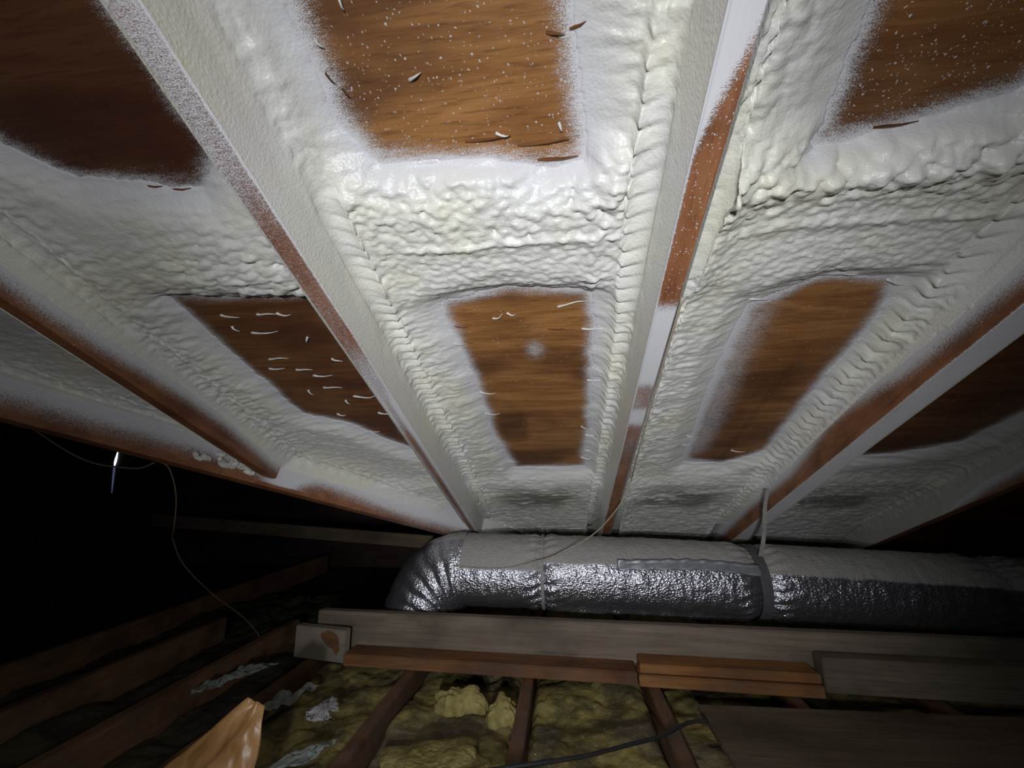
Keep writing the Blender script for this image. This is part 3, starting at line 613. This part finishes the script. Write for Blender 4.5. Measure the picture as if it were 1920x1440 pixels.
# ------------------------------------------------------------------ duct
DP = [(2.62, 1.86, 0.155), (1.1, 1.86, 0.222), (0.28, 1.86, 0.257), (-0.42, 1.86, 0.272)]
def duct():
    root = tag(empty('insulated_duct', (0.3, 1.86, 0.08)), 'silver foil-wrapped round duct lying under the roof edge, dusty on top', 'duct')
    R0 = 0.142
    def build(name, cen, tan, nrm, bin_, n, extra, mat):
        L = np.concatenate([[0], np.cumsum(np.linalg.norm(np.diff(cen, axis=0), axis=1))])
        ph = np.linspace(0, 2*np.pi, n, endpoint=False)
        PH, LL = np.meshgrid(ph, L); r = R0+extra(LL, PH, cen)
        V = cen[:, None, :]+r[..., None]*(np.cos(PH)[..., None]*nrm[:, None, :]+np.sin(PH)[..., None]*bin_[:, None, :])
        V = V-np.array(root.location)
        nz = np.cos(PH)*nrm[:, None, 2]+np.sin(PH)*bin_[:, None, 2]
        lo = np.where(cen[:, 0] < -0.09, 0.02, 0.22)[:, None]; dust = sstep(lo, lo+0.35, nz) if name == 'straight_jacket' else 0.8*sstep(0.72, 0.95, nz)
        me = mesh_np(name, V.reshape(-1, 3), grid_faces(len(cen), n, True), True, dict(dust=dust))
        return link(name, me, mat, root)
    xs = np.arange(2.6, -0.421, -0.006); z = np.interp(xs, [-0.42, 0.28, 1.1, 2.62], [0.272, 0.257, 0.222, 0.155])
    cen = np.stack([xs, np.full_like(xs, 1.86)+0.006*np.sin(xs*3), z], 1); o = np.ones(len(xs))
    def ex(L, PH, cen):
        x = np.repeat(cen[:, 0][:, None], PH.shape[1], 1); e = 0.004*(fbm(x*5, PH*1.5, 81)-0.5)
        a = PH*R0
        e = e+0.005*(domes(x/0.035, a/0.05, 83, 0.8)-0.5)*0.6+0.003*(domes(x/0.014, a/0.022, 84, 0.8)-0.5)
        for xp, dp, wd in ((0.735, 0.020, 0.045), (-0.09, 0.010, 0.022), (1.55, 0.012, 0.05), (1.95, 0.012, 0.05)):
            g = np.exp(-((x-xp)/wd)**2); e = e-dp*g+g*0.0045*np.sin(PH*34+3*vn(x*40, PH*2, 87))+0.004*np.exp(-((np.abs(x-xp)-wd*1.4)/0.03)**2)*np.sin(PH*22+x*40)
        # lapped seam along the upper front
        sm = np.abs(((PH-(math.pi*0.5+1.02)+math.pi) % (2*math.pi))-math.pi)
        e = e+0.012*np.exp(-(sm/0.10)**2)*sstep(-0.12, -0.02, x)*sstep(0.74, 0.66, x)*(0.6+0.6*vn(x*30, PH*3, 88))
        return e
    T = np.stack([-o, 0*o, 0*o], 1); N = np.stack([0*o, 0*o, o], 1); Bn = np.stack([0*o, -o, 0*o], 1)
    jk = build('straight_jacket', cen, T, N, Bn, 120, ex, M_FOIL)
    # elbow turning down into the floor, gathered into pleats
    rb = 0.205; al = np.linspace(0, math.pi/2*1.02, 70)
    ce = np.stack([-0.415-rb*np.sin(al), np.full_like(al, 1.86), 0.272-rb+rb*np.cos(al)], 1)
    tail = np.stack([np.full(12, ce[-1, 0]), np.full(12, 1.86), np.linspace(ce[-1, 2]-0.005, -0.012, 12)], 1); ce = np.concatenate([ce, tail])
    al = np.concatenate([al, np.full(12, math.pi/2)]); N2 = np.stack([-np.sin(al), 0*al, np.cos(al)], 1); B2 = np.stack([0*al, -1+0*al, 0*al], 1)
    def ex2(L, PH, cen):
        inn = (0.5-0.5*np.cos(PH)); a = L*62+1.2*np.sin(PH)+2.0*fbm(PH*1.2, L*8, 91)
        return 0.011*np.abs(np.sin(a*1.1))*(0.3+0.9*inn)*sstep(0, 0.03, L)+0.006*(domes(L/0.03, PH/0.35, 92, 0.7)-0.5)+0.004
    el = build('flexible_elbow', ce, None, N2, B2, 110, ex2, M_FOIL); el['label'] = 'crinkled foil elbow turning down'
    # curled tape along the seam
    n = 60; xs = np.linspace(0.20, 0.72, n); V = []
    for i, x in enumerate(xs):
        zc = np.interp(x, [-0.42, 0.28, 1.1], [0.272, 0.257, 0.222]); w = 0.5+0.12*math.sin(i*0.5)
        for k, aa in enumerate(np.linspace(1.02, 1.24, 7)):
            rr = R0+0.016+(0.012 if k == 0 else 0)*(0.5+0.5*math.sin(i*0.9)*0.4)+0.0015*math.sin(i*0.7+k)
            a = aa+0.05*math.sin(x*9)
            V.append((x, 1.86-rr*math.sin(a), zc+rr*math.cos(a)))
    V = np.array(V)-np.array(root.location)
    tp = link('seam_tape', mesh_np('seam_tape', V, grid_faces(n, 7), True), M_TAPE, root); tp['label'] = 'loose grey tape flap along the seam'
    md = tp.modifiers.new('t', 'SOLIDIFY'); md.thickness = 0.0025
    return root
duct()
def strap(xp, mat, label, hang):
    zc = np.interp(xp, [-0.42, 0.28, 1.1, 2.62], [0.272, 0.257, 0.222, 0.155]); R = 0.135 if hang else 0.141; w = 0.019 if hang else 0.006
    pts = [(1.86-R*math.sin(a), zc+R*math.cos(a)) for a in np.linspace(0, 2*math.pi, 49)]
    V = []; n = len(pts)
    for (y, z) in pts:
        dy, dz = y-1.86, z-zc; l = math.hypot(dy, dz)
        for sx, k in ((-w, 0), (w, 0), (w, 0.004), (-w, 0.004)): V.append((xp+sx, y+dy/l*k, z+dz/l*k))
    root = tag(empty('duct_strap', (xp, 1.86, zc)), label, 'strap', 'straps around the duct')
    V = np.array(V)-np.array(root.location)
    link('loop', mesh_np('loop', V, grid_faces(n, 4, True), False), mat, root)
    if hang:
        ty, tz = 1.69, 0.66; V = []
        p0 = Vector((xp, 1.75, zc+0.115)); p1 = Vector((xp+0.02, 1.66, 0.60))
        for t in np.linspace(0, 1, 14):
            p = p0.lerp(p1, t); ww = 0.0075-0.001*t
            for sx, k in ((-ww, 0), (ww, 0), (ww, -0.003), (-ww, -0.003)): V.append((p.x+sx-root.location.x+0.004*math.sin(t*6), p.y+k-root.location.y, p.z-root.location.z))
        h = link('hanging_tail', mesh_np('hanging_tail', V, np.concatenate([grid_faces(14, 4, True), [[0, 1, 2, 3], [55, 54, 53, 52]]]), False), M_STRAPG, root); h['label'] = 'pale grey end rising to the roof'
strap(0.735, M_STRAP, 'dark strap pinching the duct, its pale end hanging from the roof', True)
strap(-0.088, M_STRAPG, 'thin grey tie around the duct near its elbow', False)

# ------------------------------------------------------------------ timber strongback across the joists
RZ = -0.045
def along(t, off, z):      # t metres along from the left end of the strongback, off metres behind its front edge
    return Vector((-0.80+t*math.cos(RZ)-off*math.sin(RZ), 1.565+t*math.sin(RZ)+off*math.cos(RZ), z))
def timber(name, t0, t1, off0, off1, z0, z1, mat, label, cat, group=None, bev=0.003):
    c = (along(t0, off0, z0)+along(t1, off1, z1))/2
    o = box(name, c, (t1-t0, off1-off0, z1-z0), mat, None, RZ, bev); return tag(o, label, cat, group)
timber('upright_plank', -0.17, 3.4, 0.09, 0.128, 0.002, 0.150, M_GREY, 'long grey dusty plank standing on edge in front of the duct', 'plank', 'planks across the joists')
timber('flat_plank', 0.0, 1.02, 0.0, 0.088, 0.001, 0.039, M_RED, 'flat reddish brown board along the foot of the grey plank, left length', 'plank', 'planks across the joists')
timber('flat_plank', 1.025, 1.56, -0.006, 0.088, 0.001, 0.034, M_ORANGE, 'flat orange board along the foot of the grey plank, under another short board', 'plank', 'planks across the joists')
timber('short_board', 1.03, 1.56, 0.004, 0.088, 0.036, 0.062, M_ORANGE, 'short orange board stacked on the flat orange board', 'plank', 'planks across the joists')
timber('wide_plank', 1.58, 3.4, 0.03, 0.088, 0.002, 0.098, M_GREY, 'dull brown plank leaning on the grey plank at the right', 'plank', 'planks across the joists')
o = box('wood_block', along(-0.115, 0.045, 0.056), (0.22, 0.034, 0.108), M_BLOCK, None, RZ-0.12, 0.003); tag(o, 'pale wood block with a chipped red corner at the left end of the grey plank', 'wood block')
cp = [(0.030, 0.048), (0.058, 0.046), (0.082, 0.030), (0.092, -0.012), (0.078, -0.030), (0.062, -0.012), (0.040, -0.004), (0.012, 0.018), (0.004, 0.034)]
me = bpy.data.meshes.new('chip'); n = len(cp)
me.from_pydata([(x, -0.0185, z) for x, z in cp]+[(x, -0.0165, z) for x, z in cp], [], [list(range(n))]+[[k, k+n, (k+1) % n+n, (k+1) % n] for k in range(n)]); me.update()
o2 = link('chip', me, M_RED, o); o2['label'] = 'broken reddish patch'

# ------------------------------------------------------------------ ceiling joists and old insulation between them
def joist(x, y0, y1, label, w=0.038, tilt=0.0):
    o = box('ceiling_joist', (x, (y0+y1)/2, -0.0711), (w, y1-y0, 0.142), M_JOISTB if x < -1.2 else M_JOIST, None, tilt, 0.003)
    return tag(o, label, 'joist', 'joists of the attic floor')
JX = [-2.06, -1.66, -1.28, -0.95, -0.545, -0.135, 0.268, 0.67, 1.07, 1.48, 1.88]
JL = ['outermost dark joist at the far left', 'dark joist, second from the left', 'brown joist ending left of the grey plank, third from the left', 'dark joist hidden partly by the brown paper',
      'joist with a dark side between white scrap and yellow batt', 'slim upright joist under the middle of the grey plank', 'joist just left of the plywood panel, crossed by the black cable',
      'joist under the plywood panel', 'joist under the right part of the plywood panel', 'dark joist near the right edge', 'outermost dark joist at the far right']
for x, l in zip(JX, JL): joist(x, 0.25, 2.86 if x > -1.0 else (2.02 if x > -1.9 else 3.6), l)
def batt(xa, xb, seed, label, zt=-0.045):
    y0, y1 = 0.35, 2.8; nx, ny = 44, 230
    X, Y = np.meshgrid(np.linspace(xa+0.0205, xb-0.0205, nx), np.linspace(y0, y1, ny), indexing='ij')
    u = (X-xa)/(xb-xa)
    Z = zt-(0.075 if xb < -0.9 else 0.02)+0.07*(fbm(X*6, Y*6, seed, 3)-0.5)+0.022*domes(X/0.11, Y/0.13, seed+1, 0.9)+0.007*domes(X/0.035, Y/0.03, seed+2, 0.9)+0.01*fbm(X*60, Y*60, seed+3)
    Z = np.minimum(Z, -0.004); Z = Z-0.05*(1-sstep(0, 0.10, np.minimum(u, 1-u)))
    V = np.stack([X, Y, Z], -1).reshape(-1, 3); F = grid_faces(nx, ny)[:, ::-1]
    bt = np.stack([X, Y, np.full_like(X, -0.155)], -1).reshape(-1, 3)
    # close the sides
    i = np.arange(nx); j = np.arange(ny); n = nx*ny
    ring = np.concatenate([i*ny, (nx-1)*ny+j[1:], (i[:-1][::-1])*ny+ny-1, j[1:-1][::-1]])
    side = np.stack([ring, np.roll(ring, -1), np.roll(ring, -1)+n, ring+n], 1)[:, ::-1]
    me = mesh_np('insulation_batt', np.concatenate([V, bt]), np.concatenate([F[:, ::-1], side]), True)
    bm = bmesh.new(); bm.from_mesh(me); bmesh.ops.recalc_face_normals(bm, faces=bm.faces); bm.to_mesh(me); bm.free()
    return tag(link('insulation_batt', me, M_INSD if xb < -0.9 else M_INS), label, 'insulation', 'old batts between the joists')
BL = ['unlit batt in the outer bay at the far left', 'unlit batt left of the brown joist', 'dark batt with pale torn facing between two left joists', 'batt behind the brown paper', 'dirty yellow batt under the white paper scrap',
      'yellow lumpy batt left of the slim upright joist', 'brownish batt crossed by the black cable', 'batt under the plywood panel edge', 'batt hidden beneath the plywood panel', 'batt in the dark right corner']
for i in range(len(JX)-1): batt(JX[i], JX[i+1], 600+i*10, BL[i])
# yellow tufts standing out of the middle batt
def tuft(x, y, r, label):
    bm = bmesh.new(); bmesh.ops.create_icosphere(bm, subdivisions=5, radius=1)
    P = np.array([v.co[:] for v in bm.verts]); n = 1+0.35*(fbm(P[:, 0]*2.2+x*9, P[:, 1]*2.2+P[:, 2], 701)-0.5)*2+0.12*domes(P[:, 0]*4, P[:, 1]*4, 702)
    for v, k in zip(bm.verts, n): v.co = Vector((v.co.x*r[0]*k, v.co.y*r[1]*k, v.co.z*r[2]*k))
    me = bpy.data.meshes.new('fibreglass_tuft'); bm.to_mesh(me); bm.free()
    for p in me.polygons: p.use_smooth = True
    o = tag(link('fibreglass_tuft', me, M_TUFT), label, 'insulation', 'loose yellow tufts'); o.location = (x, y, -0.03); return o
M_TUFT = NT('yellow_fibreglass'); M_TUFT.col(M_TUFT.mix(M_TUFT.rng(M_TUFT.noise(26, det=5), 0.3, 0.7), (0.20, 0.165, 0.06), (0.36, 0.30, 0.12))); M_TUFT.set(0.95, 0.05); M_TUFT.bump(M_TUFT.noise(60, det=4), 0.01, 0.8); M_TUFT = M_TUFT.m
tuft(-0.335, 1.42, (0.075, 0.035, 0.045), 'yellow tuft curling up under the grey plank, left one')
tuft(-0.195, 1.375, (0.045, 0.04, 0.045), 'rounder yellow tuft beside the slim upright joist')
tuft(-0.33, 1.12, (0.13, 0.11, 0.035), 'broad flat yellow tuft nearest the camera')
# scraps
def scrap(name, pts, z, mat, label, cat, seed, amp=0.012):
    n = 14; P = np.array(pts, float); c = P.mean(0); V = [(c[0], c[1], z+amp)]; rings = 6
    m = len(pts)*n; E = []
    for i in range(len(pts)):
        for k in range(n): E.append(P[i]+(P[(i+1) % len(pts)]-P[i])*k/n)
    E = np.array(E); E += 0.006*(rng.random(E.shape)-0.5)
    for r in range(1, rings+1):
        q = c+(E-c)*r/rings
        zz = z+amp*(fbm(q[:, 0]*40, q[:, 1]*40, seed)*2-0.5)
        V += [(a, b_, e) for (a, b_), e in zip(q, zz)]
    F = [[0, 1+k, 1+(k+1) % m] for k in range(m)]
    for r in range(rings-1):
        for k in range(m): F.append([1+r*m+k, 1+(r+1)*m+k, 1+(r+1)*m+(k+1) % m, 1+r*m+(k+1) % m])
    me = bpy.data.meshes.new(name); me.from_pydata(V, [], F); me.update()
    for p in me.polygons: p.use_smooth = True
    o = tag(link(name, me, mat), label, cat); md = o.modifiers.new('t', 'SOLIDIFY'); md.thickness = 0.002; return o
M_PAPER = mat_plain('white_paper', (0.50, 0.47, 0.5), 0.7); M_PAPERG = mat_plain('grey_green_facing', (0.30, 0.33, 0.31), 0.7)
scrap('paper_scrap', [(-0.755, 1.28), (-0.725, 1.335), (-0.70, 1.345), (-0.675, 1.31), (-0.66, 1.285), (-0.685, 1.27), (-0.665, 1.255), (-0.68, 1.235), (-0.72, 1.225), (-0.735, 1.25)], 0.0, M_PAPER, 'torn white paper scrap lying on the dirty yellow batt', 'paper', 801)
scrap('paper_scrap', [(-0.66, 1.12), (-0.595, 1.17), (-0.60, 1.13), (-0.63, 1.06), (-0.72, 1.05)], -0.004, M_PAPERG, 'pale scrap at the bottom edge against the joist', 'paper', 803)
scrap('torn_facing', [(-1.20, 1.36), (-1.16, 1.45), (-1.12, 1.56), (-1.05, 1.58), (-1.10, 1.45), (-1.17, 1.33)], -0.006, M_PAPERG, 'grey torn batt facing between two left joists', 'paper', 805, 0.02)
scrap('torn_facing', [(-0.92, 1.25), (-0.86, 1.36), (-0.80, 1.42), (-0.80, 1.33), (-0.86, 1.24)], -0.0, M_PAPERG, 'greenish torn facing just behind the brown paper', 'paper', 807, 0.02)
scrap('paper_scrap', [(-0.33, 1.74), (-0.27, 1.76), (-0.24, 1.73), (-0.28, 1.71), (-0.34, 1.72)], 0.06, M_PAPER, 'small white scrap between the duct and the grey plank', 'paper', 809, 0.05)
def kraft():
    # folded sheet of kraft facing: two faces meeting at a crest
    n, m = 40, 30; V = []
    top = Vector((-0.705, 0.96, 0.185)); top2 = Vector((-0.658, 0.95, 0.178))
    lbot = Vector((-0.95, 0.86, -0.02)); rbot = Vector((-0.615, 0.86, -0.02))
    for i in range(n):
        t = i/(n-1)
        for j in range(m):
            u = j/(m-1)
            l = top.lerp(lbot, t**0.9); r = top2.lerp(rbot, t); c = (top+top2).lerp(lbot+rbot, t)/2+Vector((0.04*t, -0.05*t, 0.035*t*(1-t)*4*0.3))
            p = (l*(1-u)**2+c*2*u*(1-u)+r*u*u)
            k = 0.014*(fbm(np.array([u*4.0]), np.array([t*4.0]), 811)[0]-0.5)+0.008*(vn(np.array([u*9+t*3]), np.array([t*2.0]), 812)[0]-0.5)
            V.append((p.x, p.y-k, p.z+k))
    me = mesh_np('kraft_paper', V, grid_faces(n, m), True)
    o = tag(link('kraft_paper', me, M_KRAFT), 'crumpled orange-brown kraft paper standing up at the lower left', 'paper'); md = o.modifiers.new('t', 'SOLIDIFY'); md.thickness = 0.002
kraft()
o = box('plywood_panel', (1.30, 1.005, 0.008), (1.86, 0.82, 0.014), M_PANEL, None, 0.02, 0.002); tag(o, 'dark plywood panel laid over the joists at lower right', 'panel')

# ------------------------------------------------------------------ cables
CY = 1.28
tag(tube('sagging_cable', [(-2.9, 1.1, 1.45), (-2.3, 1.2, 1.10), (-1.947, 1.2, 0.923), (-1.791, 1.2, 0.833), (-1.624, 1.2, 0.749), (-1.524, 1.2, 0.713), (-1.442, 1.2, 0.700), (-1.353, 1.2, 0.694), (-1.295, 1.195, 0.711)], 0.0024, M_CABLED), 'thin pale cable sagging across the upper left darkness to the valley beam', 'cable')
tag(tube('hanging_cable', [(-1.28, 1.2, 0.713), (-1.252, 1.21, 0.69), (-1.243, 1.24, 0.605), (-1.292, 1.3, 0.499), (-1.349, 1.36, 0.456), (-1.376, 1.45, 0.352), (-1.372, 1.6, 0.214), (-1.342, 1.72, 0.108), (-1.31, 1.78, 0.03), (-1.29, 1.80, -0.02)], 0.0018, M_CABLED), 'thin brown cable hanging from the valley beam down to the floor', 'cable')
tag(tube('hanging_cable', [(-2.98, 1.9, 1.55), (-2.96, 1.9, 1.2), (-2.97, 1.9, 0.93), (-2.965, 1.9, 0.78), (-2.93, 1.9, 0.66), (-2.84, 1.9, 0.53), (-2.72, 1.92, 0.38), (-2.6, 1.95, 0.15), (-2.55, 1.97, 0.0)], 0.003, M_BLACKC), 'barely visible dark cable hanging at the far left', 'cable')
# a sloping brace far back in the dark wing
bp, bq = Vector((-2.75, 2.62, 0.39)), Vector((-0.80, 2.60, 0.262))
o = box('roof_brace', (bp+bq)/2, ((bq-bp).length, 0.038, 0.075), M_PANEL, None, 0.0, 0.003); o.rotation_euler = (0, math.atan2(bp.z-bq.z, bq.x-bp.x), 0); tag(o, 'dim timber brace sloping behind the duct elbow in the dark wing', 'brace')
tag(tube('thin_cable', [tuple(ROOF @ Vector(q)) for q in [(0.213, 0.73, -0.004), (0.214, 0.871, -0.006), (0.217, 1.171, -0.006), (0.222, 1.441, -0.008)]] +
     [(0.238, 1.48, 0.645), (0.198, 1.55, 0.547), (0.106, 1.645, 0.437), (-0.036, 1.695, 0.356), (-0.120, 1.705, 0.330), (-0.225, 1.708, 0.306), (-0.330, 1.708, 0.303), (-0.438, 1.710, 0.310)], 0.0024, M_CABLE), 'thin tan cable drooping from the right rafter onto the duct', 'cable')
tag(tube('black_cable', [(-0.30, 1.045, 0.010), (-0.205, 1.072, 0.010), (-0.135, 1.095, 0.010), (-0.051, 1.121, 0.010), (0.036, 1.154, 0.008), (0.13, 1.199, 0.008), (0.229, 1.245, 0.010), (0.307, 1.289, 0.020), (0.36, 1.30, 0.022)], 0.0048, M_BLACKC), 'black cable curving over the joists at the bottom', 'cable')
